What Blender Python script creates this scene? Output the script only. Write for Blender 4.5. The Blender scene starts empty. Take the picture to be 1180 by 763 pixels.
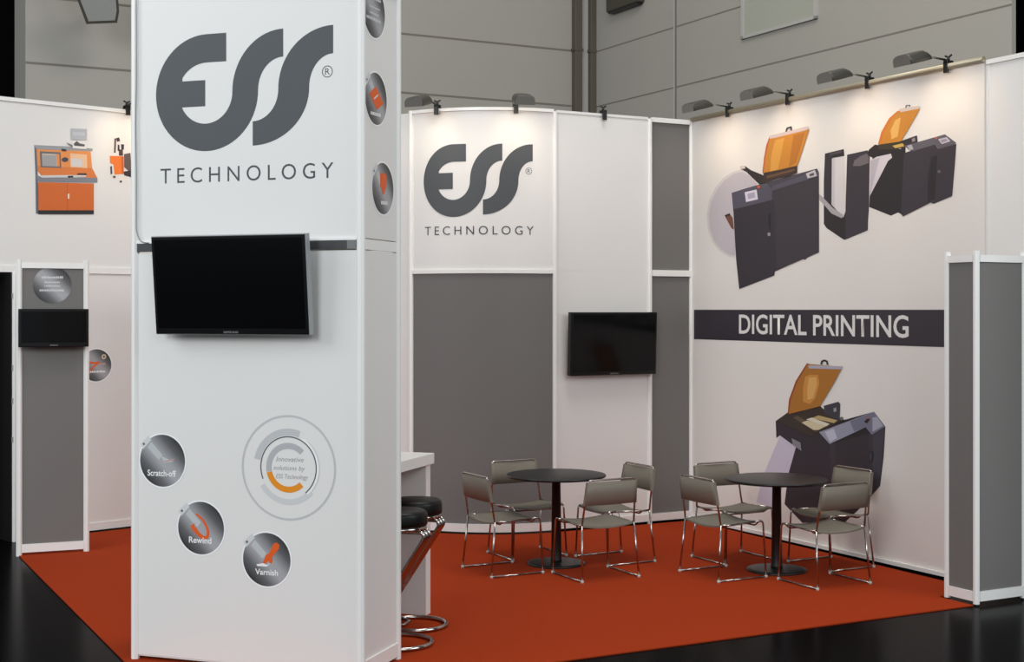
import bpy, bmesh, math, random
from mathutils import Vector, Matrix
from mathutils.geometry import delaunay_2d_cdt
random.seed(4)
COL = bpy.context.scene.collection
R = math.radians
pi = math.pi

# ------------------------------------------------------------------ camera facts (metres; eye at the origin, looking along +Y)
EYE = 2.1          # eye height
FPX = 1600.0       # focal length for a 1180 px wide frame
CX, HY = 590.0, 357.0   # principal column, horizon row

# ------------------------------------------------------------------ materials
def lin(c):
    c = c/255.0
    return c/12.92 if c <= .04045 else ((c+.055)/1.055)**2.4
_m = {}
def mat(name, rgb, rough=.5, metal=0.0, spec=.5, coat=0.0, gain=1.0, emit=0.0, bump=0.0, bscale=200.0, vary=0.0, vscale=4.0):
    if name in _m: return _m[name]
    m = bpy.data.materials.new(name); m.use_nodes = True
    nt = m.node_tree; b = nt.nodes['Principled BSDF']
    col = tuple(min(1.0, lin(v)*gain) for v in rgb) + (1,)
    b.inputs['Base Color'].default_value = col
    b.inputs['Roughness'].default_value = rough
    b.inputs['Metallic'].default_value = metal
    b.inputs['Specular IOR Level'].default_value = spec
    b.inputs['Coat Weight'].default_value = coat
    if emit:
        b.inputs['Emission Color'].default_value = col; b.inputs['Emission Strength'].default_value = emit
    if bump or vary:
        tc = nt.nodes.new('ShaderNodeTexCoord')
        if bump:
            n = nt.nodes.new('ShaderNodeTexNoise'); n.inputs['Scale'].default_value = bscale; n.inputs['Detail'].default_value = 3
            nt.links.new(tc.outputs['Object'], n.inputs['Vector'])
            bp = nt.nodes.new('ShaderNodeBump'); bp.inputs['Strength'].default_value = bump; bp.inputs['Distance'].default_value = .01
            nt.links.new(n.outputs['Fac'], bp.inputs['Height']); nt.links.new(bp.outputs['Normal'], b.inputs['Normal'])
        if vary:
            n2 = nt.nodes.new('ShaderNodeTexNoise'); n2.inputs['Scale'].default_value = vscale; n2.inputs['Detail'].default_value = 5
            nt.links.new(tc.outputs['Object'], n2.inputs['Vector'])
            mx = nt.nodes.new('ShaderNodeMixRGB'); mx.inputs[1].default_value = tuple(v*(1-vary) for v in col[:3])+(1,)
            mx.inputs[2].default_value = tuple(min(1, v*(1+vary)) for v in col[:3])+(1,)
            nt.links.new(n2.outputs['Fac'], mx.inputs[0]); nt.links.new(mx.outputs[0], b.inputs['Base Color'])
    _m[name] = m
    return m
def P(r, g, b):      # printed ink on a graphic
    return mat('ink_%d_%d_%d' % (r, g, b), (r, g, b), rough=.5, gain=PRINT*(.74 if max(r, g, b) < 130 else 1.0))
PRINT = 1.0

WHITE   = mat('white_panel', (224, 222, 219), .42, spec=.35, bump=.03, bscale=60)
CANVAS  = mat('mural_canvas', (224, 219, 214), .6, spec=.2, bump=.03, bscale=300)
ALU     = mat('white_aluminium', (232, 231, 228), .35, spec=.5)
GREY    = mat('grey_panel', (112, 110, 108), .6, spec=.25, bump=.02, bscale=150)
STRIP   = mat('dark_strip', (52, 53, 55), .5)
STRIPG  = mat('grey_strip', (110, 112, 112), .5)
LOGO    = mat('logo_slate', (76, 79, 82), .5, spec=.3)
LETTER  = mat('letter_slate', (72, 76, 80), .5, spec=.3)
SCREEN  = mat('screen_black', (7, 7, 8), .12, spec=.22)
BEZEL   = mat('bezel_black', (10, 10, 11), .28, spec=.3)
TVSIDE  = mat('tv_side', (150, 152, 154), .4, spec=.5)
TVMARK  = mat('tv_mark', (150, 150, 150), .4)
CARPET  = mat('red_carpet', (160, 55, 21), .95, spec=.08, bump=.5, bscale=420, vary=.10, vscale=90)
EDGE    = mat('carpet_edge', (26, 20, 18), .9)
HFLOOR  = mat('hall_floor', (8, 8, 8), .2, spec=.01, vary=.25, vscale=1.3)
HALL    = mat('hall_concrete', (160, 156, 148), .8, spec=.2, bump=.1, bscale=25, vary=.05, vscale=.9)
JOINT   = mat('hall_joint', (116, 110, 101), .9)
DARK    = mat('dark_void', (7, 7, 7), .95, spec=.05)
DARKD   = mat('dark_door', (20, 19, 19), .5)
DARKG   = mat('dark_grey_frame', (62, 60, 58), .5)
OLIVE   = mat('olive_box', (66, 63, 52), .7)
PIPE    = mat('brown_pipe', (84, 78, 66), .6)
PALE    = mat('pale_strip', (170, 168, 164), .7)
HATCH   = mat('hatch_grey', (160, 160, 148), .7)
CHROME  = mat('chrome', (178, 172, 168), .16, metal=1.0)
BRUSH   = mat('brushed_metal', (150, 148, 142), .3, metal=1.0)
BLACKM  = mat('black_metal', (20, 20, 20), .4)
BLACKT  = mat('black_table', (27, 26, 26), .4, spec=.4)
TEDGE   = mat('black_edge', (14, 14, 14), .4)
SLING   = mat('grey_sling', (116, 110, 99), .55, spec=.3, bump=.05, bscale=300)
VINYL   = mat('black_vinyl', (12, 12, 12), .4, spec=.25)
GLIDE   = mat('glide', (190, 186, 180), .3)
LAMPH   = mat('lamp_housing', (74, 72, 65), .42, metal=.2)
LAMPF   = mat('lamp_front', (120, 118, 112), .4, metal=.5)
LAMPIN  = mat('lamp_reflector', (215, 215, 212), .22, metal=1.0)
LAMPE   = mat('lamp_glow', (255, 226, 178), .5, emit=14.0)
CABLE   = mat('cable', (140, 142, 142), .6)
RAILT   = mat('rail_metal', (170, 160, 138), .4, metal=.5)

def disc_metal(name, flip=1.0):     # printed steel-look disc: dark rim corners, pale diagonal
    if name in _m: return _m[name]
    m = bpy.data.materials.new(name); m.use_nodes = True
    nt = m.node_tree; b = nt.nodes['Principled BSDF']; b.inputs['Roughness'].default_value = .4
    tc = nt.nodes.new('ShaderNodeTexCoord'); sp = nt.nodes.new('ShaderNodeSeparateXYZ')
    nt.links.new(tc.outputs['Generated'], sp.inputs[0])
    a = nt.nodes.new('ShaderNodeMath'); a.operation = 'ADD'
    nt.links.new(sp.outputs['X'], a.inputs[0]); nt.links.new(sp.outputs['Z'], a.inputs[1])
    h = nt.nodes.new('ShaderNodeMath'); h.operation = 'MULTIPLY'; h.inputs[1].default_value = .5
    nt.links.new(a.outputs[0], h.inputs[0])
    r = nt.nodes.new('ShaderNodeValToRGB'); nt.links.new(h.outputs[0], r.inputs[0])
    e = r.color_ramp.elements
    def g(v): return (lin(v), lin(v), lin(v*1.02), 1)
    e[0].position = .13; e[0].color = g(28)
    e[1].position = .87; e[1].color = g(34)
    for p, v in ((.3, 98), (.46, 165), (.56, 160), (.72, 92)):
        k = e.new(p); k.color = g(v)
    nt.links.new(r.outputs[0], b.inputs['Base Color'])
    _m[name] = m
    return m
STEEL = disc_metal('printed_steel')

# ------------------------------------------------------------------ object helpers
def thing(name, label, cat, loc=(0, 0, 0), rz=0.0, group=None):
    o = bpy.data.objects.new(name, None); COL.objects.link(o)
    o.empty_display_size = .2
    o.location = loc; o.rotation_euler = (0, 0, rz)
    o['label'] = label; o['category'] = cat
    if group: o['group'] = group
    return o

class MB:
    """collects shapes, links them as ONE mesh object"""
    def __init__(self): self.bm = bmesh.new(); self.mats = []
    def mi(self, m):
        if m not in self.mats: self.mats.append(m)
        return self.mats.index(m)
    def face(self, vs, m, smooth=False):
        f = self.bm.faces.new(vs); f.material_index = self.mi(m); f.smooth = smooth
        return f
    def box(self, x0, x1, y0, y1, z0, z1, m, bev=0.0, mtx=None):
        vs = [self.bm.verts.new((x, y, z)) for z in (z0, z1) for y in (y0, y1) for x in (x0, x1)]
        fs = [self.face([vs[i] for i in q], m) for q in ((0, 2, 3, 1), (4, 5, 7, 6), (0, 1, 5, 4), (2, 6, 7, 3), (0, 4, 6, 2), (1, 3, 7, 5))]
        if mtx is not None:
            for v in vs: v.co = mtx @ v.co
        if bev:
            es = list({e for f in fs for e in f.edges})
            mi = self.mi(m)
            r = bmesh.ops.bevel(self.bm, geom=es, offset=bev, segments=2, profile=.5, affect='EDGES')
            for f in r['faces']: f.material_index = mi; f.smooth = False
        return self
    def prism(self, pts, z0, z1, m, smooth=False):      # pts CCW in xy
        lo = [self.bm.verts.new((x, y, z0)) for x, y in pts]; hi = [self.bm.verts.new((x, y, z1)) for x, y in pts]
        n = len(pts)
        for i in range(n): self.face([lo[i], lo[(i+1) % n], hi[(i+1) % n], hi[i]], m, smooth)
        self.face(hi, m); self.face(lo[::-1], m)
        return self
    def post(self, x, y, z0, z1, m, r=.022, n=8):
        return self.prism([(x+r/math.cos(pi/n)*math.cos(2*pi*(k+.5)/n), y+r/math.cos(pi/n)*math.sin(2*pi*(k+.5)/n)) for k in range(n)], z0, z1, m)
    def lathe(self, prof, m, n=48, cx=0, cy=0, smooth=True):   # prof [(r,z)...] bottom to top
        rings = []
        for r, z in prof:
            if r < 1e-6: rings.append([self.bm.verts.new((cx, cy, z))])
            else: rings.append([self.bm.verts.new((cx+r*math.cos(2*pi*k/n), cy+r*math.sin(2*pi*k/n), z)) for k in range(n)])
        for a, b in zip(rings[:-1], rings[1:]):
            for k in range(n):
                k2 = (k+1) % n
                if len(a) == 1 and len(b) == 1: continue
                if len(a) == 1: self.face([a[0], b[k2], b[k]], m, smooth)
                elif len(b) == 1: self.face([a[k], a[k2], b[0]], m, smooth)
                else: self.face([a[k], a[k2], b[k2], b[k]], m, smooth)
        return self
    def tube(self, pts, r, m, n=10, closed=False, caps=True):
        pts = [Vector(p) for p in pts]
        N = len(pts); rings = []
        up = None
        for i in range(N):
            if closed: t = (pts[(i+1) % N]-pts[i-1]).normalized()
            elif i == 0: t = (pts[1]-pts[0]).normalized()
            elif i == N-1: t = (pts[-1]-pts[-2]).normalized()
            else: t = ((pts[i+1]-pts[i]).normalized()+(pts[i]-pts[i-1]).normalized()).normalized()
            if up is None:
                up = Vector((0, 0, 1)) if abs(t.z) < .9 else Vector((1, 0, 0))
            up = (up - t*up.dot(t)).normalized()
            s = t.cross(up)
            rings.append([self.bm.verts.new(pts[i]+r*(math.cos(2*pi*k/n)*up+math.sin(2*pi*k/n)*s)) for k in range(n)])
        rng = range(N) if closed else range(N-1)
        for i in rng:
            a, b = rings[i], rings[(i+1) % N]
            for k in range(n): self.face([a[k], a[(k+1) % n], b[(k+1) % n], b[k]], m, True)
        if not closed and caps:
            self.face(rings[0][::-1], m); self.face(rings[-1], m)
        return self
    def flat(self, pts, off, m):       # outline in the (x, z) plane, facing -y
        a = sum(p[0]*q[1]-q[0]*p[1] for p, q in zip(pts, pts[1:]+pts[:1]))
        if a < 0: pts = pts[::-1]
        self.face([self.bm.verts.new((x, -off, z)) for x, z in pts], m)
        return self
    def arcband(self, cx, cz, r0, r1, a0, a1, off, m, sx=1.0, n=48):
        n = max(6, int(n*abs(a1-a0)/360))
        for k in range(n):
            t0 = R(a0+(a1-a0)*k/n); t1 = R(a0+(a1-a0)*(k+1)/n)
            self.flat([(cx+sx*r0*math.cos(t0), cz+r0*math.sin(t0)), (cx+sx*r1*math.cos(t0), cz+r1*math.sin(t0)),
                       (cx+sx*r1*math.cos(t1), cz+r1*math.sin(t1)), (cx+sx*r0*math.cos(t1), cz+r0*math.sin(t1))], off, m)
        return self
    def build(self, name, parent=None, loc=None, rz=0.0, recalc=False):
        if recalc: bmesh.ops.recalc_face_normals(self.bm, faces=self.bm.faces[:])
        me = bpy.data.meshes.new(name); self.bm.to_mesh(me); self.bm.free()
        for m in self.mats: me.materials.append(m)
        o = bpy.data.objects.new(name, me); COL.objects.link(o)
        if parent: o.parent = parent
        if loc is not None: o.location = loc; o.rotation_euler = (0, 0, rz)
        return o

def fillet(pts, rad, seg=5):
    pts = [Vector(p) for p in pts]; out = [pts[0]]
    for i in range(1, len(pts)-1):
        a, b, c = pts[i-1], pts[i], pts[i+1]
        u = (a-b); v = (c-b); d = min(rad, u.length*.49, v.length*.49)
        p0 = b+u.normalized()*d; p1 = b+v.normalized()*d
        for k in range(seg+1):
            t = k/seg; out.append((1-t)**2*p0+2*t*(1-t)*b+t*t*p1)
    out.append(pts[-1]); return out

def struct(o):
    o['kind'] = 'structure'; return o

def lettering(body, rect, off, m, parent, name='lettering', bold=0.0, shear=0.0, space=1.0, mapf=None):
    """text fitted to rect (x0, x1, z0, z1) of the host's own plane; z0..z1 is the cap height"""
    cu = bpy.data.curves.new('t', 'FONT'); cu.body = body; cu.size = 1; cu.offset = bold; cu.shear = shear; cu.space_character = space
    cu.resolution_u = 4
    ob = bpy.data.objects.new('t', cu); COL.objects.link(ob)
    dg = bpy.context.evaluated_depsgraph_get(); dg.update()
    me = bpy.data.meshes.new_from_object(ob.evaluated_get(dg))
    bpy.data.objects.remove(ob); bpy.data.curves.remove(cu)
    xs = [v.co.x for v in me.vertices]
    x0, x1 = min(xs), max(xs); ys = [v.co.y for v in me.vertices]
    has_desc = any(c in body for c in 'gjpqy')
    y0 = min(ys) if not has_desc else 0.0
    y1 = max(ys)
    bm = bmesh.new(); bm.from_mesh(me); bpy.data.meshes.remove(me)
    for v in bm.verts:
        v.co = Vector((rect[0]+(v.co.x-x0)/(x1-x0)*(rect[1]-rect[0]), -off, rect[2]+(v.co.y-y0)/(y1-y0)*(rect[3]-rect[2])))
    for f in bm.faces:
        f.normal_update()
        if f.normal.y > 0: f.normal_flip()
    if mapf:
        for v in bm.verts: v.co = mapf(v.co)
    me = bpy.data.meshes.new(name); bm.to_mesh(me); bm.free(); me.materials.append(m)
    o = bpy.data.objects.new(name, me); COL.objects.link(o); o.parent = parent
    return o

class Frame:
    """a standing plane: x runs along it to the viewer's right, y goes into it, z is up"""
    def __init__(s, p, deg):
        s.p = Vector(p); s.a = R(deg)
        s.X = Vector((math.cos(s.a), math.sin(s.a))); s.Y = Vector((-math.sin(s.a), math.cos(s.a)))
    def at(s, x, y=0.0, z=0.0):
        q = s.p+s.X*x+s.Y*y; return Vector((q.x, q.y, z))
    def hit(s, px, py):     # where a line of sight meets the plane -> (x, z)
        r = Vector(((px-CX)/FPX, 1.0)); lam = s.p.dot(s.Y)/r.dot(s.Y)
        return ((r*lam-s.p).dot(s.X), EYE-lam*(py-HY)/FPX)
    def pts(s, ox, oy, sc, pts, dx=0.0, dz=0.0):    # outline measured in an enlarged detail of the picture
        out = []
        for a, b in pts:
            x, z = s.hit(ox+a/sc, oy+b/sc); out.append((x-dx, z-dz))
        return out
def floor_pt(px, py, z=0.0):
    lam = FPX*(EYE-z)/(py-HY); return ((px-CX)/FPX*lam, lam)

A_U = 28.0
U = Vector((math.cos(R(A_U)), math.sin(R(A_U)))); D = Vector((math.sin(R(A_U)), -math.cos(R(A_U))))
C0 = Vector((1.79, 13.83))                       # inner back right corner of the stand
FR = Frame(C0, A_U-90)                           # right wall
S0 = C0-U*1.57
FB = Frame(S0, A_U)                              # straight back wall
FL = Frame((-3.997, 13.05), 42.7)                # left wall
FC = Frame((-4.2, 11.83), 22.0)                  # grey column at the left
FT = Frame((-2.288, 8.32), -19.0)                # tower front
TW, TD, TH = 1.531, .545, 4.0
FS = Frame(FT.at(TW).xy, -19.0+90)               # tower side
HC = Vector((1.046, 18.0))                       # corner of the hall
FHR = Frame(HC, A_U-90)
FHB = Frame(HC-U*9.0, A_U)

RC = 1.273; CC = S0+RC*Vector((-D.x, -D.y)); PH0, PH1 = 233.0, 298.0
def arc(deg, r=RC): return CC+r*Vector((math.cos(R(deg)), math.sin(R(deg))))

# ------------------------------------------------------------------ the hall
b = MB(); b.box(-30, 30, -8, 40, -.05, 0, HFLOOR)
struct(b.build('floor'))
# carpet of the stand
A = Vector((-4.19, 11.80)); Fc = A+D*5.2
b = MB()
PCk = Vector((3.294, 9.85))
outline = [A, Fc, PCk-U*.03+D*.0, PCk-U*.03-D*.335, PCk+U*.43-D*.335, C0-U*.03+D*.03, S0+D*.03]+[arc(PH1-(PH1-PH0)*k/12, RC+.03) for k in range(1, 12)]+[Vector((-1.04, 13.19)), Vector((-1.79, 13.70)), FL.at(1.48, -.05).xy, FL.at(-.62, -.05).xy]
b.prism([tuple(p) for p in outline], 0.0, .008, CARPET)
o = b.build('carpet'); o['label'] = 'rust red carpet covering the floor of the stand'; o['category'] = 'carpet'
cp = o
b = MB(); n = D.orthogonal().normalized()
b.box(-.03, 0, 0, 5.2, 0, .0078, EDGE)
e = b.build('edge_tape', None, (A.x, A.y, 0), math.atan2(D.y, D.x)-pi/2)
e.parent = cp

# hall walls
w = MB(); w.box(0, 6.9, 0, .05, 0, 9, HALL)
wr = struct(w.build('wall_hall_right', None, FHR.at(0), FHR.a))
for z in (4.72, 5.43, 7.0):
    w = MB(); w.box(0, 6.9, -.003, 0, z-.007, z+.007, JOINT); w.build('joint', wr)
w = MB(); w.box(1.865, 1.895, -.004, 0, 0, 9, JOINT); w.build('joint', wr)
w = MB(); w.box(1.835, 1.860, -.004, 0, 0, 9, PALE); w.build('joint_seal', wr)
w = MB(); w.box(3.19, 4.37, -.012, 0, 5.09, 7.4, HATCH); h = w.build('hatch', wr); h['label'] = 'grey hatch panel'
w = MB()
for q in ((3.16, 3.20, 5.06, 7.4), (4.36, 4.40, 5.06, 7.4), (3.16, 4.40, 5.06, 5.09)): w.box(q[0], q[1], -.03, 0, q[2], q[3], PALE)
w.build('hatch_frame', h)
w = MB(); w.box(9-7.02, 9, 0, .75, 0, 9, HALL)
wb = struct(w.build('wall_hall_back', None, FHB.at(0), FHB.a))
for z in (4.72, 5.43, 7.0):
    w = MB(); w.box(9-7.02, 9, -.003, 0, z-.012, z+.012, JOINT); w.build('joint', wb)
w = MB(); w.box(3.185, 3.215, -.02, 0, 0, 9, BLACKM); w.build('cable_duct', wb)
# black sheets added to stand in for the unlit dark beyond the wall ends
w = MB(); w.box(-4, 2.4, 2.2, 2.3, 0, 9, DARK); struct(w.build('dark_sheet_left', None, FHB.at(0), FHB.a))
w = MB(); w.box(5.2, 14, .9, 1.0, 0, 9, DARK); struct(w.build('dark_sheet_end', None, FHR.at(0), FHR.a))
# two dark drain pipes in the hall corner, with brackets
for k, (x, wd, lab) in enumerate(((8.735, .105, 'dark brown square downpipe on the hall back wall left of the corner'),
                                  (8.955, .085, 'dark brown square downpipe set in the corner of the hall'))):
    t = thing('downpipe', lab, 'pipe', FHB.at(x, -.05), FHB.a)
    w = MB(); w.box(-wd/2, wd/2, -.05, .045, 0, 9, PIPE, bev=.006); w.build('pipe', t)
    for z in (1.5, 3.4, 5.42, 7.4):
        w = MB(); w.box(-wd/2-.012, wd/2+.012, -.056, .05, z, z+.035, PIPE); w.build('bracket', t)
w = MB(); w.box(8.79, 8.912, -.03, -.001, 0, 9, PALE); o = w.build('corner_strip', wb)
# dark box high on the hall wall
t = thing('wall_box', 'dark olive box mounted high on the hall wall right of the corner pipes', 'box', FHR.at(.85, 0, 5.83), FHR.a)
w = MB(); w.box(-.37, .37, -.1, 0, .02, .62, OLIVE, bev=.015); w.build('housing', t)
w = MB(); w.box(-.33, .33, -.09, -.01, 0, .02, BLACKM); w.build('base_grille', t)
# flood light upper left
q = floor_pt(117, 357+.0001) if False else None
lx, ly = (115-CX)/FPX*14.55, 14.55
t = thing('floodlight', 'grey tilted flood lamp housing on the hall wall at upper left', 'floodlight', (lx, ly, 5.12), R(18))
mt = Matrix.Rotation(R(-6), 4, 'Y') @ Matrix.Rotation(R(28), 4, 'X')
w = MB()
pr = [(-.14, 0.0), (.17, 0.0), (.20, .12), (.20, .5), (-.27, .5)]
front = [w.bm.verts.new(mt @ Vector((x, -.07, z))) for x, z in pr]; back = [w.bm.verts.new(mt @ Vector((x*.92, .07, z+.01))) for x, z in pr]
for i in range(5): w.face([front[i], back[i], back[(i+1) % 5], front[(i+1) % 5]], OLIVE)
w.face(front, OLIVE); w.face(back[::-1], OLIVE); w.build('housing', t, recalc=True)
w = MB(); pane = [(-.115, .03), (.15, .03), (.175, .13), (.175, .48), (-.24, .48)]
vs = [w.bm.verts.new(mt @ Vector((x, -.074, z))) for x, z in pane]; w.face(vs, mat('lamp_glass', (150, 151, 148), .35)); w.build('glass', t)
w = MB(); w.tube([(.0, .02, .3), (.0, .2, .3), (.0, .33, .3)], .02, BLACKM); w.build('bracket', t)

# ------------------------------------------------------------------ stand walls
def rail(par, x0, x1, y0, y1, z0, z1, m=ALU, name='rail'):
    w = MB(); w.box(x0, x1, y0, y1, z0, z1, m); return w.build(name, par)
def post(par, x, y, z0, z1, m=ALU, r=.022):
    w = MB(); w.post(x, y, z0, z1, m, r); return w.build('post', par)
# back wall, straight part
w = MB(); w.box(.02, 1.05, .008, .016, .10, 2.445, WHITE); w.box(.02, 1.05, .008, .016, 2.47, 3.96, WHITE)
bw = struct(w.build('wall_back', None, FB.at(0), FB.a))
for z0, z1 in ((.10, 2.43), (2.49, 3.94)):
    w = MB(); w.box(1.09, 1.55, .008, .016, z0, z1, GREY); g = w.build('grey_panel', bw); g['label'] = 'grey panel'
post(bw, 0, 0, .0, 3.97); post(bw, 1.07, 0, .0, 3.97); post(bw, 1.565, 0, .0, 3.97)
rail(bw, .02, 1.05, .009, .02, 2.445, 2.47, WHITE); rail(bw, 1.09, 1.55, -.018, .02, 2.43, 2.49)
rail(bw, .02, 1.05, -.002, .02, 3.96, 3.985, WHITE); rail(bw, 1.09, 1.55, -.018, .02, 3.94, 3.985)
rail(bw, .02, 1.55, -.015, .02, .03, .10); rail(bw, 0, 1.57, .03, .05, 0, .03, DARK, 'floor_gap')
# back wall, curved part
def curved(z0, z1, r0, r1, m, a0=PH0+.7, a1=PH1-.7, n=40):
    w = MB(); lo = []; hi = []
    pts = [arc(a0+(a1-a0)*k/n, r1)-S0 for k in range(n+1)]+[arc(a1-(a1-a0)*k/n, r0)-S0 for k in range(n+1)]
    w.prism([tuple(p) for p in pts], z0, z1, m)
    return w
cw = struct(curved(2.47, 3.97, RC-.012, RC-.006, WHITE).build('wall_back_curved', None, (S0.x, S0.y, 0)))
g = curved(.10, 2.44, RC-.012, RC-.006, GREY).build('grey_panel', cw); g['label'] = 'grey curved lower panel'
curved(2.44, 2.475, RC-.015, RC+.012, ALU).build('rail', cw)
curved(3.96, 3.99, RC-.015, RC+.010, ALU).build('rail', cw)
curved(.025, .10, RC-.015, RC+.012, ALU).build('rail', cw)
q = arc(PH0)-S0; post(cw, q.x, q.y, 0, 3.99)
# panels carrying on behind the tower
E0 = arc(PH0); FE = Frame(E0+Vector((-.8, .6))*1.0, math.degrees(math.atan2(-.6, .8)))
w = MB(); w.box(0, .98, .0, .012, .03, 3.97, WHITE)
we = struct(w.build('wall_rear', None, FE.at(0), FE.a)); post(we, 0, 0, 0, 3.98)
J1 = FL.at(1.55).xy; J0 = FE.at(0).xy
v = J0-J1; FJ = Frame(J1, math.degrees(math.atan2(v.y, v.x)))
w = MB(); w.box(.02, v.length-.02, 0, .012, .03, 3.97, WHITE); struct(w.build('wall_rear_link', None, FJ.at(0), FJ.a))
# left wall
w = MB(); w.box(-2.6, 1.53, 0, .012, 2.50, 4.0, WHITE); w.box(-.66, 1.53, 0, .012, .09, 2.44, WHITE)
wl = struct(w.build('wall_left', None, FL.at(0), FL.a))
rail(wl, -2.6, 1.55, -.015, .02, 2.44, 2.50); rail(wl, -2.6, 1.55, -.015, .02, 3.985, 4.02); rail(wl, -.66, 1.55, -.012, .02, .02, .09)
post(wl, -.69, 0, 0, 2.44, r=.03); post(wl, 1.55, 0, 0, 4.02)
# dark doorway at the far left
w = MB(); w.box(-2.6, -.735, .25, .28, 0, 2.44, DARKD)
dr = struct(w.build('door_1', None, FL.at(0), FL.a))
for x in (-.80, -.86, -1.25): rail(dr, x-.012, x+.012, .2, .25, 0, 2.43, DARKG, 'door_frame')
w = MB(); w.box(-.735, -.722, -.01, .25, 0, 2.44, DARKD); w.build('door_jamb', dr)
w = MB()
for z in (.9, 1.25, 1.55, 2.2): w.box(-.725, -.713, -.02, .0, z, z+.05, PALE)
w.build('hinge', dr)
# right wall behind the mural
w = MB(); w.box(-.02, 5.2, .012, .03, 0.02, 3.97, WHITE); wrt = struct(w.build('wall_right', None, FR.at(0), FR.a))
rail(wrt, 3.80, 5.2, -.0, .03, 3.95, 3.985); post(wrt, 3.815, .02, 0, 3.985, WHITE, .012)
rail(wrt, 0, 3.8, -.02, .012, .0, .02, DARK, 'floor_gap'); rail(wrt, .03, 3.8, -.03, .011, .02, .05, ALU, 'base_rail')

# ------------------------------------------------------------------ mural on the right wall
mu = thing('wall_mural', 'white printed mural of dark printing machines with a black headline band on the right wall', 'mural', FR.at(0), FR.a)
w = MB(); w.box(.025, 3.79, -.002, .010, .05, 3.985, CANVAS); w.build('canvas', mu)
w = MB(); w.tube([(.03, -.02, 3.99), (3.80, -.02, 3.99)], .023, RAILT); w.build('top_rail', mu)
x0, za = FR.hit(800, 356.7); x1, zb = FR.hit(1088.5, 355.6)
zb0 = (FR.hit(800, 391.5)[1]+FR.hit(1088, 399.3)[1])/2; zt = 2.1
w = MB(); w.box(x0, x1, -.0035, -.002, zb0, zt, mat('band_ink', (50, 46, 54), .45)); bd = w.build('headline_band', mu); bd['label'] = 'black headline band'
lx0 = FR.hit(852, 380)[0]; lx1 = FR.hit(1047.5, 380)[0]
lz1 = (FR.hit(858, 362.5)[1]+FR.hit(1040, 363)[1])/2; lz0 = (FR.hit(858, 385.7)[1]+FR.hit(1040, 388.5)[1])/2
lettering('DIGITAL PRINTING', (lx0, lx1, lz0, lz1), .0045, mat('headline_ink', (222, 220, 218), .45), bd, bold=.015)
def printed(fr, ox, oy, sc, layers, name, par, label=None, off=.003, dx=0, dz=0):
    w = MB()
    for k, (c, pts) in enumerate(layers): w.flat(fr.pts(ox, oy, sc, pts, dx, dz), off+k*.0003, P(*c))
    o = w.build(name, par)
    if label: o['label'] = label
    return o
def circ(cx, cy, rx, ry, n=40, a0=0, a1=360):
    return [(cx+rx*math.cos(R(a0+(a1-a0)*k/n)), cy+ry*math.sin(R(a0+(a1-a0)*k/n))) for k in range(n)]
ND = (54, 47, 56); ND2 = (64, 57, 66); ND3 = (44, 38, 42); LAV = (92, 88, 104); ORA = (196, 128, 40)
printed(FR, 805, 140, 3.813, [
    ((206, 200, 198), [(262, 268), (232, 230), (190, 210), (150, 222), (110, 248), (75, 290), (48, 345), (36, 410), (42, 475), (62, 530), (95, 570), (135, 594), (160, 598), (165, 400)]),
    ((190, 182, 188), [(258, 275), (225, 238), (190, 222), (155, 230), (118, 256), (84, 298), (58, 350), (46, 412), (52, 474), (70, 524), (100, 562), (138, 586), (162, 590), (165, 400)]),
    ((126, 80, 62), [(116, 414), (138, 405), (152, 425), (157, 476), (146, 470), (134, 448)]),
    ((48, 34, 34), [(116, 412), (138, 403), (140, 412), (122, 420)]),
    ((46, 36, 36), [(184, 196), (206, 196), (232, 214), (285, 236), (300, 250), (292, 276), (268, 276), (240, 250), (212, 222), (188, 210)]),
    ((200, 190, 184), [(184, 196), (204, 195), (208, 206), (190, 210)]),
    (ND, [(147, 314), (200, 297), (300, 268), (522, 207), (531, 225), (531, 575), (480, 598), (470, 608), (460, 604), (337, 660), (335, 677), (180, 737), (166, 600), (155, 400)]),
    (LAV, [(147, 314), (300, 270), (515, 209), (531, 230), (531, 240), (325, 305), (325, 345), (157, 386)]),
    ((78, 72, 84), [(300, 270), (515, 209), (522, 216), (330, 282), (322, 300)]),
    (ND2, [(325, 310), (531, 245), (531, 575), (345, 655), (335, 345), (325, 345)]),
    ((214, 208, 220), [(205, 311), (257, 299), (263, 342), (211, 354)]),
    ((168, 160, 182), [(216, 318), (248, 310), (252, 334), (220, 342)]),
    ((196, 190, 192), [(474, 229), (514, 213), (522, 240), (482, 250)]),
    ((96, 90, 98), [(488, 232), (508, 225), (512, 236), (492, 242)]),
    ((64, 44, 40), [(286, 224), (436, 188), (436, 226), (400, 242), (350, 252), (272, 276), (290, 250)]),
    ((120, 84, 52), [(300, 240), (425, 208), (425, 216), (305, 250)]),
    ((188, 84, 44), [(314, 66), (322, 66), (300, 150), (290, 228), (283, 226), (290, 160), (300, 105)]),
    (ORA, [(318, 68), (486, 26), (488, 40), (462, 120), (437, 194), (360, 212), (288, 226), (298, 150)]),
    ((212, 152, 62), [(340, 82), (380, 72), (352, 212), (318, 220), (322, 150)]),
    ((176, 108, 32), [(420, 60), (470, 48), (432, 180), (400, 200)]),
    ((206, 186, 184), [(312, 64), (484, 20), (486, 34), (470, 40), (340, 72), (316, 76)]),
    ((52, 44, 44), [(384, 46), (390, 27), (412, 21), (414, 40), (408, 41), (406, 29), (395, 32), (391, 46)]),
    ((150, 144, 146), circ(313, 496, 7, 8, 16)),
    ((40, 34, 42), [(311, 405), (315, 404), (315, 470), (312, 470)]),
    ((206, 80, 50), circ(268, 288, 7, 7, 10)),
], 'printed_machine', mu, 'dark printed machine with a large roll and raised orange lid')
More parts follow.
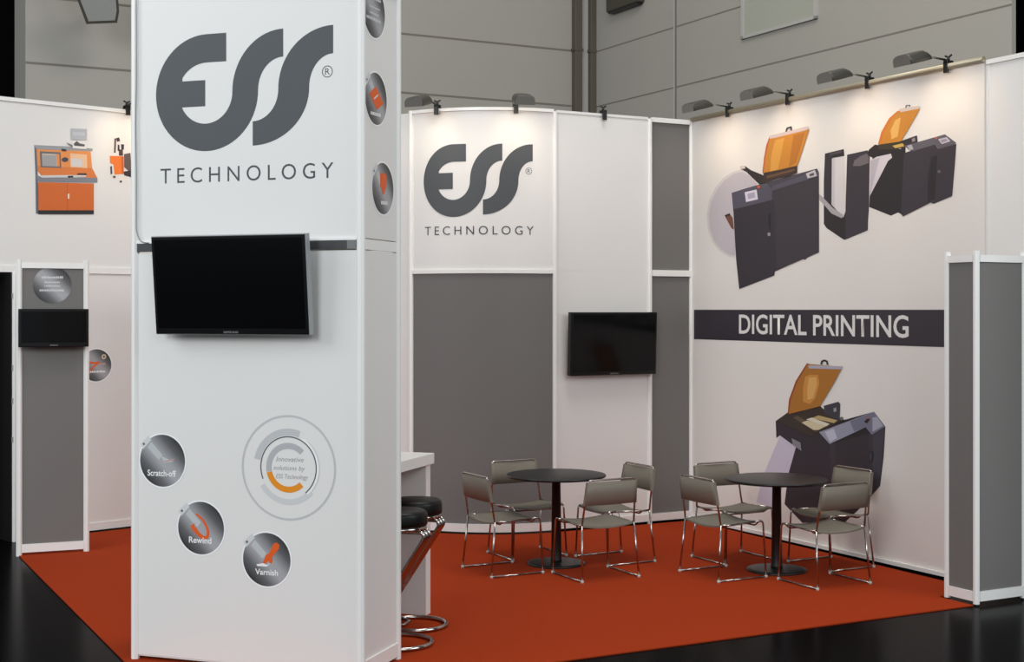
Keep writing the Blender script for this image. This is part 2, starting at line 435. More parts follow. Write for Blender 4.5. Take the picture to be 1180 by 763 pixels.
printed(FR, 935, 110, 4.24, [
    ((176, 170, 172), [(-25, 430), (35, 478), (165, 585), (150, 600), (100, 577), (35, 505), (-25, 458)]),
    (ND3, [(68, 284), (160, 262), (163, 296), (105, 306), (103, 535), (152, 590), (168, 560), (176, 290), (275, 268), (287, 288), (282, 560), (275, 660), (165, 706), (155, 702), (75, 648), (62, 628), (62, 420)]),
    (ND, [(68, 284), (105, 276), (104, 535), (100, 560), (62, 510), (62, 420)]),
    ((212, 206, 206), [(102, 309), (163, 297), (169, 566), (158, 596), (100, 533)]),
    ((196, 190, 194), [(102, 309), (118, 306), (116, 545), (100, 533)]),
    ((166, 160, 164), [(36, 482), (60, 500), (105, 548), (160, 585), (150, 600), (100, 577), (60, 530)]),
    (ND2, [(178, 293), (275, 271), (284, 292), (278, 658), (168, 704), (170, 566)]),
    ((126, 116, 122), [(212, 318), (240, 298), (272, 284), (283, 300), (283, 330), (240, 345), (205, 345)]),
    ((88, 80, 86), [(90, 282), (150, 268), (150, 280), (92, 294)]),
], 'printed_machine', mu, 'narrow dark printed machine with a white paper web')
printed(FR, 935, 110, 4.24, [
    (ND3, [(270, 290), (283, 264), (312, 240), (440, 262), (462, 250), (455, 590), (425, 572), (390, 588), (283, 545), (286, 490), (300, 305)]),
    ((208, 200, 206), [(290, 318), (320, 300), (390, 285), (396, 304), (376, 320), (340, 390), (288, 490)]),
    ((186, 178, 188), [(290, 318), (335, 305), (300, 440), (288, 490)]),
    (ND, [(430, 226), (518, 195), (522, 232), (440, 262)]),
    ((72, 60, 46), [(330, 240), (440, 225), (470, 246), (455, 256), (400, 262), (330, 262)]),
    ((204, 168, 84), [(398, 246), (448, 234), (456, 248), (412, 258)]),
    (ND2, [(455, 282), (500, 266), (605, 240), (620, 258), (711, 236), (704, 330), (690, 492), (600, 530), (585, 524), (450, 592), (440, 580)]),
    (ND3, [(588, 300), (618, 290), (606, 505), (570, 522), (572, 400)]),
    ((108, 102, 112), [(458, 246), (655, 190), (711, 232), (700, 240), (626, 262), (604, 240), (500, 272), (480, 268)]),
    ((196, 190, 198), [(622, 214), (664, 204), (682, 224), (640, 238)]),
    ((150, 142, 158), [(632, 218), (660, 212), (670, 222), (640, 232)]),
    ((176, 170, 176), [(470, 246), (492, 240), (502, 262), (482, 268)]),
    ((204, 90, 58), circ(612, 208, 6, 6, 10)),
    ((120, 110, 112), circ(627, 372, 8, 8, 12)),
    ((200, 112, 32), [(424, 76), (434, 74), (390, 130), (360, 190), (340, 238), (328, 240), (345, 178), (382, 112)]),
    (ORA, [(430, 76), (530, 56), (532, 70), (480, 160), (440, 225), (338, 240), (360, 180), (394, 120)]),
    ((220, 170, 92), [(415, 120), (440, 108), (425, 200), (395, 215), (390, 170)]),
    ((208, 190, 180), [(430, 66), (532, 50), (534, 64), (440, 82)]),
    ((84, 78, 84), [(462, 60), (466, 48), (486, 46), (488, 54), (482, 56), (480, 50), (470, 52), (468, 62)]),
    ((150, 140, 140), [(494, 212), (510, 206), (512, 222), (497, 228)]),
], 'printed_machine', mu, 'wide dark printed machine with raised orange lid at upper right')
printed(FR, 875, 400, 3.8125, [
    ((196, 188, 204), [(92, 388), (162, 440), (120, 590), (52, 710), (-12, 682), (20, 560)]),
    (ND3, [(73, 325), (125, 288), (270, 260), (300, 290), (375, 320), (505, 284), (555, 350), (548, 480), (532, 610), (440, 712), (375, 772), (190, 772), (112, 690), (128, 560), (162, 440), (92, 388), (76, 400)]),
    (ND, [(73, 325), (230, 398), (265, 376), (312, 430), (318, 600), (330, 772), (190, 772), (112, 690), (128, 560), (162, 440), (92, 388), (76, 400)]),
    (ND2, [(310, 428), (495, 378), (555, 352), (548, 480), (532, 610), (440, 712), (330, 700), (318, 600)]),
    ((56, 50, 58), [(335, 420), (478, 384), (478, 560), (440, 590), (338, 600)]),
    ((74, 70, 82), [(500, 385), (552, 358), (532, 605), (500, 640)]),
    ((64, 52, 44), [(78, 322), (125, 290), (270, 262), (310, 290), (372, 318), (262, 374), (230, 394)]),
    ((104, 88, 70), [(150, 310), (170, 302), (270, 360), (250, 372)]),
    ((206, 192, 158), [(188, 332), (214, 322), (300, 345), (262, 364), (240, 364)]),
    ((180, 158, 108), [(232, 312), (262, 300), (346, 322), (330, 334)]),
    ((214, 206, 184), [(208, 318), (232, 310), (312, 338), (296, 348)]),
    ((66, 64, 74), [(285, 258), (350, 240), (358, 250), (355, 325), (345, 322), (290, 292)]),
    ((150, 146, 150), [(328, 270), (340, 264), (342, 282), (330, 286)]),
    ((146, 146, 164), [(265, 374), (505, 284), (555, 350), (497, 386), (470, 352), (312, 426)]),
    ((112, 112, 130), [(400, 326), (505, 286), (555, 350), (497, 386), (470, 352), (420, 372)]),
    ((184, 184, 200), [(290, 372), (330, 358), (345, 400), (314, 418)]),
    ((160, 160, 176), [(500, 310), (520, 306), (548, 346), (500, 372)]),
    ((38, 30, 34), [(463, 328), (484, 308), (490, 318), (476, 336)]),
    ((190, 70, 46), [(478, 312), (486, 307), (488, 313), (482, 317)]),
    ((128, 124, 130), [(145, 400), (185, 420), (188, 456), (150, 430)]),
    ((40, 36, 44), [(484, 462), (502, 456), (502, 500), (484, 504)]),
    ((74, 70, 82), [(488, 466), (498, 462), (498, 497), (488, 500)]),
    ((150, 60, 34), [(212, 72), (222, 72), (172, 150), (142, 230), (136, 294), (128, 292), (134, 230), (164, 148)]),
    ((166, 108, 38), [(218, 74), (370, 86), (330, 160), (270, 260), (134, 294), (142, 230), (172, 150)]),
    ((196, 136, 62), [(205, 130), (225, 122), (262, 122), (268, 160), (250, 225), (225, 250), (196, 240), (196, 180)]),
    ((214, 162, 92), [(222, 135), (254, 132), (258, 165), (240, 225), (215, 232), (215, 180)]),
    ((170, 166, 180), [(220, 80), (368, 84), (366, 98), (220, 94)]),
    ((40, 36, 40), [(272, 76), (276, 60), (290, 54), (304, 60), (308, 78), (300, 78), (298, 66), (290, 62), (282, 66), (280, 76)]),
    ((120, 116, 120), circ(366, 314, 8, 8, 12)),
], 'printed_machine', mu, 'large dark printed machine with raised amber lid below the headline band')

# ------------------------------------------------------------------ logo in its own units (400 x 268)
def earc(cx, cy, rx, ry, a0, a1, n=18):
    return [(cx+rx*math.cos(R(a0+(a1-a0)*k/n)), cy+ry*math.sin(R(a0+(a1-a0)*k/n))) for k in range(n+1)]
ES = [(163, 268)]+earc(118, 134, 118, 134, 90, 270, 36)+earc(118, 133, 117, 133, 270, 360)+earc(291, 133, 56, 72, 180, 90)+[(291, 268)] \
    + earc(291, 133, 114, 135, 90, 180)+earc(116, 133, 61, 70, 360, 207, 24)+[(62, 103), (115, 103), (115, 163), (62, 163)]+earc(118, 133, 66, 70, 148, 90, 10)+[(163, 203)]
S2 = earc(223, 133, 125, 125, 270, 360)+earc(400, 133, 52, 72, 180, 90)+[(400, 268)]+earc(400, 133, 120, 135, 90, 180)+earc(223, 133, 57, 70, 360, 270)
def logo(rect, off, par, mapf=None, name='emblem_letters'):
    w = MB()
    for poly in (ES, S2):
        cl = []
        for p in poly:
            if not cl or math.dist(p, cl[-1]) > .5: cl.append(p)
        if math.dist(cl[0], cl[-1]) < .5: cl.pop()
        q = [(rect[0]+x/400*(rect[1]-rect[0]), rect[2]+y/268*(rect[3]-rect[2])) for x, y in cl]
        vco, _e, fcs, *_r = delaunay_2d_cdt([Vector(p) for p in q], [], [list(range(len(q)))], 1, 1e-6)
        bv = [w.bm.verts.new((v.x, -off, v.y)) for v in vco]
        for f in fcs:
            a, b_, c_ = (vco[i] for i in f[:3])
            if (b_-a).cross(c_-a) < 0: f = f[::-1]
            w.face([bv[i] for i in f], LOGO)
    if mapf:
        for k in range(1, 24):
            x = rect[0]+(rect[1]-rect[0])*k/24
            bmesh.ops.bisect_plane(w.bm, geom=w.bm.verts[:]+w.bm.edges[:]+w.bm.faces[:], plane_co=(x, 0, 0), plane_no=(1, 0, 0))
        for v in w.bm.verts: v.co = mapf(v.co)
    return w.build(name, par)
def reg_mark(cx, cz, r, off, par, m, mapf=None):
    w = MB(); w.arcband(cx, cz, r*.86, r, 0, 360, off, m, n=28)
    if mapf:
        for v in w.bm.verts: v.co = mapf(v.co)
    w.build('registered_mark', par)
    lettering('R', (cx-r*.42, cx+r*.45, cz-r*.52, cz+r*.55), off, m, par, mapf=mapf)

# on the curved wall
t = thing('wall_logo', 'slate grey company logo and lettering on the curved white back wall', 'logo', (S0.x, S0.y, 0))
def curve_px(px):   # picture column -> arc angle
    best = None
    for k in range(0, 1301):
        a = PH0+(PH1-PH0)*k/1300; p = arc(a); d = abs(CX+FPX*p.x/p.y-px)
        if best is None or d < best[0]: best = (d, a)
    return R(best[1])*RC
def bend(co):
    a = math.degrees(co.x/RC); p = arc(a, RC-co.y)-S0
    return Vector((p.x, p.y, co.z))
def zc(px, py):
    p = arc(math.degrees(curve_px(px)/RC)); return EYE-(py-HY)*p.y/FPX
OFFC = -.006+.0025+.001
logo((curve_px(488), curve_px(614), zc(525, 250), zc(560, 165.4)), OFFC, t, bend)
reg_mark(curve_px(609.5), zc(609.5, 197.2), .032, OFFC, t, LOGO, bend)
lettering('TECHNOLOGY', (curve_px(489.5), curve_px(615), zc(550, 270.3), zc(550, 260.3)), OFFC, LETTER, t, space=1.5, mapf=bend, bold=-.004)

# ------------------------------------------------------------------ stickers
def sticker(fr, px, py, r, par, off, dx=0.0, dz=0.0, border=True):
    """round steel-look sticker; returns the mesh and its centre in the host's plane"""
    cx, cz = fr.hit(px, py); cx -= dx; cz -= dz
    w = MB(); w.flat(circ(cx, cz, r, r, 48), off, STEEL); o = w.build('sticker', par)
    if border:
        w = MB(); w.arcband(cx, cz, r, r*1.06, 0, 360, off+.0002, mat('sticker_rim', (240, 240, 240), .4), n=48); w.build('rim', o)
    return o, cx, cz
INKW = mat('sticker_white', (236, 236, 236), .4); INKO = mat('sticker_orange', (222, 92, 30), .4); INKG = mat('sticker_grey', (186, 190, 190), .4); INKG2 = mat('sticker_pale', (206, 208, 208), .4)
def tool(o, cx, cz, r, off):        # the pale arm reaching in from the upper left
    w = MB()
    w.flat([(cx-.98*r, cz+.62*r), (cx-.62*r, cz+.95*r), (cx-.5*r, cz+.78*r), (cx-.86*r, cz+.42*r)], off, INKG2)
    w.flat([(cx-.66*r, cz+.5*r), (cx-.5*r, cz+.72*r), (cx+.0*r, cz+.22*r), (cx-.16*r, cz+.02*r)], off+.0002, INKG)
    w.flat(circ(cx-.83*r, cz+.62*r, .05*r, .05*r, 10), off+.0004, mat('sticker_dot', (90, 92, 94), .4))
    return w.build('pictogram', o)
def word_marks(o, cx, cz, r, rows, off, m=INKW):   # rows of print too small to read
    w = MB(); rnd = random.Random(int(cx*1000)+7)
    for z, x0, x1, h in rows:
        x = x0
        while x < x1:
            l = rnd.uniform(.05, .11)
            w.flat([(cx+x*r, cz+z*r), (cx+min(x+l, x1)*r, cz+z*r), (cx+min(x+l, x1)*r, cz+(z+h*rnd.uniform(.6, 1))*r), (cx+x*r, cz+(z+h*.8)*r)], off, m)
            x += l+.025
    return w.build('small_print', o)

# ------------------------------------------------------------------ the tower
tw = thing('display_tower', 'tall white display tower with company logo and black television at front', 'tower', FT.at(0, 0, .008), FT.a)
IN = .014
for z0, z1 in ((.10, 2.43), (2.50, 3.96)):
    w = MB(); w.box(.04, TW-.04, IN, IN+.006, z0 if z0 > 1 else .03, z1, WHITE); w.build('panel', tw)
    w = MB(); w.box(TW-IN-.006, TW-IN, .04, TD-.04, z0, z1, WHITE); w.build('panel', tw)
    w = MB(); w.box(IN, IN+.006, .04, TD-.04, z0, z1, WHITE); w.build('panel', tw)
    w = MB(); w.box(.04, TW-.04, TD-IN-.006, TD-IN, z0, z1, WHITE); w.build('panel', tw)
for x in (.022, TW-.022):
    for y in (.022, TD-.022): post(tw, x, y, 0, TH, r=.024)
for z0, z1 in ((.02, .10), (3.95, 4.0)):
    for x0, x1, y0, y1 in ((.04, TW-.04, .021, .035), (.04, TW-.04, TD-.03, TD-.004), (.004, .03, .04, TD-.04), (TW-.03, TW-.004, .04, TD-.04)):
        rail(tw, x0, x1, y0, y1, z0, z1)
rail(tw, TW-.032, TW-.013, .04, TD-.04, 2.435, 2.495); rail(tw, .003, .032, .04, TD-.04, 2.45, 2.50); rail(tw, .04, TW-.04, TD-.032, TD-.003, 2.45, 2.50)
rail(tw, .04, TW-.04, .002, .03, 2.487, 2.50)
w = MB(); w.box(.045, TW-.10, .004, .02, 2.437, 2.487, STRIP); w.box(TW-.10, TW-.045, .003, .02, 2.437, 2.487, STRIPG)
o = w.build('gap_strip', tw); o['label'] = 'dark strip between upper and lower panel'
w = MB()
w.tube(fillet([(.045, -.004, 3.95), (.047, -.004, 3.5), (.040, -.004, 3.2), (.046, -.004, 2.9), (.045, -.004, 2.56), (.075, -.004, 2.495), (.13, .0, 2.49)], .05), .0035, CABLE); w.build('cable', tw)
xl = FT.hit(178.3, 110)[0]; xr = FT.hit(382.7, 90)[0]
OT = -IN+.001
logo((xl, xr, FT.hit(240, 175.3)[1], (FT.hit(268, 38.5)[1]+FT.hit(382, 29.3)[1])/2), OT, tw)
c = FT.hit(376, 83.6); reg_mark(c[0], c[1], .034, OT, tw, LOGO)
lettering('TECHNOLOGY', (FT.hit(183.5, 203)[0], FT.hit(383, 198)[0], (FT.hit(188, 211.5)[1]+FT.hit(365, 208.6)[1])/2, (FT.hit(188, 195.3)[1]+FT.hit(375, 188.8)[1])/2), OT, LETTER, tw, space=1.5, bold=-.002)
# stickers on the front
SR = .155
for px, py, word, kind in ((185.8, 532.8, 'Scratch-off', 0), (230.2, 610.6, 'Rewind', 1), (306, 647, 'Varnish', 2)):
    o, cx, cz = sticker(FT, px, py, SR, tw, OT)
    o['label'] = ('round steel-look sticker reading Scratch-off', 'round steel-look sticker with an orange looping arrow', 'round steel-look sticker with an orange hand and brush')[kind]
    tool(o, cx, cz, SR, OT+.0005)
    if kind == 0:
        w = MB(); w.flat([(cx-.1*SR, cz+.2*SR), (cx+.5*SR, cz-.02*SR), (cx+.1*SR, cz-.08*SR)], OT+.0009, INKG)
        w.flat([(cx+.1*SR, cz-.0*SR), (cx+.55*SR, cz+.1*SR), (cx+.5*SR, cz+.04*SR), (cx+.1*SR, cz-.06*SR)], OT+.001, mat('sticker_pink', (190, 150, 146), .4)); w.build('pictogram', o)
        lettering(word, (cx-.66*SR, cx+.6*SR, cz-.60*SR, cz-.36*SR), OT+.0012, INKW, o, bold=.02)
    if kind == 1:
        w = MB(); q = [Vector((-.22, .53)), Vector((.05, .34)), Vector((.27, .02)), Vector((.3, -.26)), Vector((.16, -.36)), Vector((-.1, -.24)), Vector((-.3, .0))]
        f = []
        for i in range(len(q)-1):
            p0, p1, p2, p3 = q[max(i-1, 0)], q[i], q[i+1], q[min(i+2, len(q)-1)]
            for k in range(6):
                s = k/6; f.append(.5*((2*p1)+(p2-p0)*s+(2*p0-5*p1+4*p2-p3)*s*s+(3*p1-p0-3*p2+p3)*s**3))
        f.append(q[-1]); L = []; Rr = []
        for i, p in enumerate(f):
            d = (f[min(i+1, len(f)-1)]-f[max(i-1, 0)]).normalized(); nn = Vector((-d.y, d.x)); wd = .035+.05*i/len(f)
            L.append(p+nn*wd); Rr.append(p-nn*wd)
        for i in range(len(f)-1):
            w.flat([(cx+v.x*SR, cz+v.y*SR) for v in (L[i], L[i+1], Rr[i+1], Rr[i])], OT+.0009, INKO)
        w.flat([(cx-.46*SR, cz+.06*SR), (cx-.26*SR, cz+.18*SR), (cx-.32*SR, cz-.16*SR)], OT+.001, INKO); w.build('pictogram', o)
        lettering(word, (cx-.52*SR, cx+.46*SR, cz-.58*SR, cz-.34*SR), OT+.0012, INKW, o, bold=.02)
    if kind == 2:
        w = MB(); z = lambda a, b_: (cx+a*SR, cz+b_*SR)
        w.flat([z(.3, .62), z(.42, .66), z(.54, .58), z(.52, .44), z(.24, .12), z(.26, -.02), z(.18, -.16), z(.08, -.04), z(-.1, -.2), z(-.18, -.14), z(-.1, .0), z(-.02, .18), z(.1, .24)], OT+.0009, INKO)
        w.flat([z(-.42, -.2), z(-.14, -.14), z(.02, -.2), z(.18, -.12), z(.0, -.26), z(-.4, -.26)], OT+.001, INKW); w.build('pictogram', o)
        lettering(word, (cx-.48*SR, cx+.48*SR, cz-.58*SR, cz-.36*SR), OT+.0012, INKW, o, bold=.02)
# ring emblem
cx, cz = FT.hit(331, 541)
G1 = mat('ring_grey', (190, 191, 192), .4); G2 = mat('ring_light', (204, 205, 206), .4); G3 = mat('ring_dark', (92, 92, 96), .4); RO = mat('ring_orange', (226, 140, 24), .4); G4 = mat('ring_mid', (176, 177, 180), .4)
e = .302/345
w = MB(); w.arcband(cx, cz, 333*e, 347*e, 0, 360, OT, G1, n=72); em = w.build('ring_emblem', tw)
for r0, r1, a0, a1, dz_, m_ in ((214, 258, 70, 168, 0, G1), (206, 244, 212, 318, .0001, G2), (200, 208, -52, 203, .0003, G3), (209, 222, -50, 62, .0002, mat('ring_white', (238, 238, 238), .4)),
                               (222, 230, -40, 50, .0002, G2), (124, 164, 46, 192, 0, G4), (124, 164, 193, 312, 0, RO)):
    w = MB(); w.arcband(cx, cz, r0*e, r1*e, a0, a1, OT+dz_, m_, n=72); o = w.build('ring_arc', em)
    if m_ is RO: o['label'] = 'orange arc'
em['label'] = 'grey ring emblem with an orange arc'
TXT = mat('ring_text', (160, 160, 162), .4)
for body, xa, xb, ya, yb in (('Innovative', -88, 110, 40, 72), ('solutions by', -108, 120, -16, 14), ('ESS Technology', -90, 142, -72, -42)):
    lettering(body, (cx+xa*e*1.02, cx+xb*e*1.02, cz+ya*e, cz+yb*e), OT, TXT, em, shear=.25)
# stickers on the narrow side
FSi = Frame(FT.at(TW-IN).xy, FT.a*180/pi+90)
side = thing.__call__ if False else None
hold = []
for px, py, kind in ((431, 15, 0), (433.2, 115.5, 1), (441.2, 219, 2)):
    cx, cz = FSi.hit(px, py); r = .150
    w = MB(); w.flat(circ(0, 0, r, r, 48), .001, STEEL); o = w.build('sticker', tw)
    o.location = (TW-IN, cx, cz); o.rotation_euler = (0, 0, pi/2)
    o['label'] = ('round steel-look sticker of small print on tower side', 'round steel-look sticker with an orange sheet on tower side', 'round steel-look sticker with an orange tag on tower side')[kind]
    w = MB(); w.arcband(0, 0, r, r*1.06, 0, 360, .0012, mat('sticker_rim', (240, 240, 240), .4), n=48); w.build('rim', o)
    if kind: tool(o, 0, 0, r, .0015)
    w = MB()
    if kind == 1:
        w.flat([(-.62*r, .12*r), (-.05*r, .48*r), (.68*r, -.1*r), (.05*r, -.42*r)], .0022, INKO); w.flat([(-.22*r, -.0*r), (.15*r, .2*r), (.18*r, .14*r), (-.18*r, -.06*r)], .0024, INKG2); w.build('pictogram', o)
        word_marks(o, 0, 0, r, ((-.66, -.5, .4, .16),), .0022)
    elif kind == 2:
        w.flat([(-.3*r, .52*r), (-.2*r, .6*r), (.22*r, .6*r), (.3*r, .52*r), (.28*r, .1*r), (.1*r, -.2*r), (-.02*r, -.24*r), (-.12*r, -.05*r), (-.28*r, .08*r)], .0022, INKO); w.build('pictogram', o)
        word_marks(o, 0, 0, r, ((-.62, -.2, .4, .18),), .0022)
    else:
        w.bm.free()
        word_marks(o, 0, 0, r, ((.45, -.6, .6, .13), (.12, -.45, .5, .08), (-.12, -.4, .4, .08), (-.36, -.7, .6, .14)), .0022, INKG2)

# ------------------------------------------------------------------ televisions
def television(label, loc, rz, wd, ht, tilt=0.0, dep=.05, mark=None, side=BEZEL):
    t = thing('television', label, 'television', loc, rz)
    mt = Matrix.Rotation(tilt, 4, 'X')
    w = MB(); w.box(-wd/2, wd/2, -dep, 0, -ht/2, ht/2, side, bev=.004, mtx=mt); w.box(-wd/2+.004, wd/2-.004, -dep-.006, -dep+.002, -ht/2+.004, ht/2-.004, BEZEL, bev=.003, mtx=mt); w.build('casing', t)
    bz = .022
    w = MB(); w.flat([(-wd/2+bz, -ht/2+bz*1.7), (wd/2-bz, -ht/2+bz*1.7), (wd/2-bz, ht/2-bz), (-wd/2+bz, ht/2-bz)], dep+.0068, SCREEN)
    for v in w.bm.verts: v.co = mt @ v.co
    w.build('screen', t)
    w = MB(); w.box(-.12, .12, 0, .03, -.1, .1, BLACKM, mtx=mt); w.box(-.06, .06, .0, .052+abs(tilt)*.1, -.05, .05, BLACKM); w.build('wall_bracket', t)
    m = lettering(mark, (-.035*wd/1.0-.012, .035*wd+.012, -ht/2+.010, -ht/2+.022), dep+.0072, TVMARK, t, name='maker_mark') if mark else None
    if m:
        for v in m.data.vertices: v.co = mt @ v.co
    return t
x, z = FT.hit(266, 326)
television('black television tilted forward on the front of the tall white tower', FT.at(x+.062, -.075, z-.010), FT.a, 1.005, .575, R(5.5), .05, 'SAMSUNG', TVSIDE)
x, z = FB.hit(700.4, 395.6)
television('black television on the white back wall between the two grey panels', FB.at(x, -.06, z), FB.a, .965, .60, R(2.0), .06, 'SAMSUNG')
x, z = FC.hit(61.0, 377.8)
television('small black television across the grey column at far left', FC.at(x, -.075, z), FC.a, .57, .325, 0, .045, 'SAMSUNG')

# ------------------------------------------------------------------ grey column at the left, grey corner box at the right
t = thing('panel_column', 'narrow grey panel framed in white posts standing at the far left', 'column', FC.at(0), FC.a)
w = MB(); w.box(.02, .53, -.004, .006, .10, 2.455, GREY); w.build('panel', t)
for x in (.0, .55): post(t, x, 0, 0, 2.53, r=.024)
rail(t, .02, .53, -.018, .02, 2.455, 2.505); rail(t, .02, .53, -.018, .02, .03, .10)
cxc = t
sx, sz = FC.hit(60.3, 328.6)
o, cx, cz = sticker(FC, 60.3, 328.6, .158, t, .0055, border=False); o['label'] = 'round steel-look sticker of small print'
word_marks(o, cx, cz, .158, ((.36, -.55, .55, .14), (.12, -.4, .4, .08), (-.08, -.4, .4, .08), (-.34, -.66, .6, .13)), .0065, INKG2)
PC = Vector((3.294, 9.85)); FP = Frame(PC, A_U); FQ = Frame(PC-D*.28, A_U-90)
t = thing('corner_box', 'grey two-sided corner box with white frame at the right end of the stand', 'partition', FP.at(0), FP.a)
for z0, z1 in ((.10, 2.44),):
    w = MB(); w.box(.02, .48, -.004, .006, z0, z1, GREY); w.build('panel', t)
    w = MB(); w.box(-.006, .004, .02, .255, z0, z1, GREY); w.build('panel', t)
for x, y in ((0, 0), (0, .275), (.47, 0)): post(t, x, y, .012, 2.52, r=.022)
for z0, z1 in ((.03, .10), (2.44, 2.49)):
    rail(t, .02, .45, -.018, .02, z0, z1); rail(t, -.018, .02, .02, .255, z0, z1)
for x, y in ((0, 0), (0, .275), (.47, 0)):
    w = MB(); w.post(x, y, 0, .014, BLACKM, .016); w.build('foot', t)

# ------------------------------------------------------------------ prints on the left wall
def wall_print(label, name, cat, layers, ox, oy, sc, pxo, pyo):
    dx, dz = FL.hit(pxo, pyo)
    t = thing(name, label, cat, FL.at(dx, 0, dz), FL.a)
    return t, dx, dz
t, dx, dz = wall_print('printed picture of an orange control console on the left wall', 'console_print', 'print', None, 25, 140, 6.632, 75, 247)
printed(FL, 25, 140, 6.632, [
    ((112, 118, 128), [(95, 183), (116, 192), (132, 706), (108, 704), (104, 400)]),
    ((224, 142, 76), [(113, 206), (527, 228), (541, 392), (577, 432), (150, 414), (122, 380)]),
    ((214, 120, 56), [(122, 340), (538, 356), (577, 432), (150, 414), (122, 380)]),
    ((150, 152, 156), [(95, 180), (340, 190), (542, 208), (540, 228), (116, 212), (100, 196)]),
    ((116, 116, 120), [(138, 228), (296, 236), (302, 356), (144, 350)]),
    ((196, 176, 160), [(154, 244), (286, 250), (289, 344), (158, 340)]),
    ((158, 158, 158), [(158, 256), (262, 260), (264, 342), (160, 340)]),
    ((226, 140, 70), [(262, 252), (286, 252), (289, 344), (270, 342)]),
    ((228, 186, 146), [(368, 243), (497, 254), (500, 357), (372, 350)]),
    ((206, 202, 200), [(378, 280), (460, 286), (462, 346), (380, 341)]),
    ((70, 76, 92), circ(330, 292, 26, 18, 14)),
    ((60, 50, 56), [(302, 208), (340, 212), (340, 230), (304, 226)]),
    ((124, 126, 134), [(108, 404), (156, 430), (577, 430), (578, 468), (130, 462), (112, 440)]),
    ((206, 204, 202), [(150, 412), (380, 410), (490, 412), (488, 424), (156, 430)]),
    ((56, 44, 48), [(350, 416), (392, 414), (392, 428), (352, 430)]),
    ((70, 50, 46), [(424, 396), (494, 396), (494, 410), (424, 408)]),
    ((204, 100, 34), [(124, 464), (549, 474), (549, 680), (126, 680)]),
    ((168, 76, 24), [(345, 470), (349, 470), (349, 680), (345, 680)]),
    ((222, 210, 200), [(349, 554), (363, 552), (362, 590), (350, 592)]),
    ((34, 30, 32), [(124, 679), (549, 679), (549, 709), (124, 709)]),
    ((174, 177, 182), [(374, 54), (496, 58), (494, 142), (376, 140)]),
    ((188, 192, 198), [(390, 80), (480, 84), (480, 110), (390, 106)]),
    ((226, 222, 216), [(384, 156), (496, 172), (492, 212), (386, 206)]),
    ((96, 90, 92), [(396, 168), (420, 150), (440, 168), (480, 176), (476, 192), (398, 186)]),
    ((110, 108, 110), [(340, 160), (388, 184), (384, 196), (352, 176)]),
], 'picture', t, dx=dx, dz=dz, off=.001)
t, dx, dz = wall_print('printed picture of a small orange machine beside the tower on the left wall', 'machine_print', 'print', None, 25, 140, 6.632, 138, 210)
printed(FL, 25, 140, 6.632, [
    ((226, 220, 214), [(660, 345), (700, 335), (760, 405), (810, 420), (830, 470), (700, 440), (670, 418)]),
    ((96, 62, 52), [(708, 130), (722, 130), (718, 240), (704, 240)]),
    ((64, 46, 46), [(720, 128), (744, 122), (752, 150), (728, 156)]),
    ((58, 46, 48), [(733, 176), (746, 180), (748, 228), (732, 224)]), ((52, 44, 46), [(758, 174), (782, 176), (780, 216), (760, 214)]),
    ((88, 60, 54), [(740, 216), (772, 212), (774, 262), (742, 262)]),
    ((232, 118, 36), [(672, 262), (776, 266), (779, 400), (708, 406), (700, 330), (674, 318)]),
    ((206, 92, 24), [(760, 268), (777, 268), (779, 400), (762, 402)]),
    ((108, 92, 86), [(780, 250), (830, 240), (840, 400), (782, 350)]),
    ((56, 40, 40), [(778, 384), (836, 372), (838, 428), (782, 412)]),
    ((70, 74, 92), [(674, 346), (688, 340), (692, 400), (678, 406)]),
    ((88, 78, 78), circ(756, 460, 10, 9, 12)), ((96, 90, 92), circ(706, 424, 12, 10, 12)),
], 'picture', t, dx=dx, dz=dz, off=.001)
dx, dz = FL.hit(111, 421)
t = thing('wall_sticker', 'round steel-look sticker with orange marks on left wall beside grey column', 'sticker', FL.at(dx, 0, dz), FL.a)
w = MB(); w.flat(circ(0, 0, .152, .152, 48), .001, STEEL); w.build('disc', t)
w = MB(); w.arcband(0, 0, .152, .161, 0, 360, .0012, mat('sticker_rim', (240, 240, 240), .4), n=48); w.build('rim', t)
w = MB(); r = .152
w.flat([(-.6*r, .26*r), (-.1*r, .2*r), (.22*r, .24*r), (.22*r, .12*r), (-.1*r, .08*r), (-.6*r, .12*r)], .0015, INKO)
w.flat([(-.5*r, -.36*r), (-.2*r, -.02*r), (.18*r, .18*r), (.1*r, .05*r), (-.14*r, -.12*r), (-.46*r, -.46*r)], .0016, INKO)
w.flat([(.24*r, .1*r), (.6*r, .14*r), (.62*r, .02*r), (.3*r, -.02*r)], .0016, mat('sticker_pink', (190, 150, 146), .4)); w.build('pictogram', t)
w = MB(); w.arcband(.5*r, .52*r, .07*r, .16*r, 0, 360, .0016, mat('sticker_cream', (206, 186, 160), .4), n=20); w.build('pictogram', t)
word_marks(t, 0, 0, r, ((-.46, -.5, .6, .15),), .0016)

# ------------------------------------------------------------------ bar counter behind the tower
CQ = Vector((-.535, 9.57)); FK = Frame(CQ, FT.a*180/pi)
t = thing('bar_counter', 'white bar counter standing behind the tall tower', 'counter', FK.at(0, 0, 0), FK.a)
w = MB(); w.box(-.72, 0, -1.22, 0, 1.040, 1.113, WHITE, bev=.003); w.build('worktop', t)
w = MB(); w.box(-.70, -.025, -.09, -.01, .008, 1.040, WHITE, bev=.002); w.build('end_panel', t)
w = MB(); w.box(-.70, -.66, -1.18, -.09, .008, 1.040, WHITE); w.build('back_panel', t)
w = MB(); w.box(-.16, -.13, -.115, -.09, 1.015, 1.04, BRUSH); w.build('fixing', t)

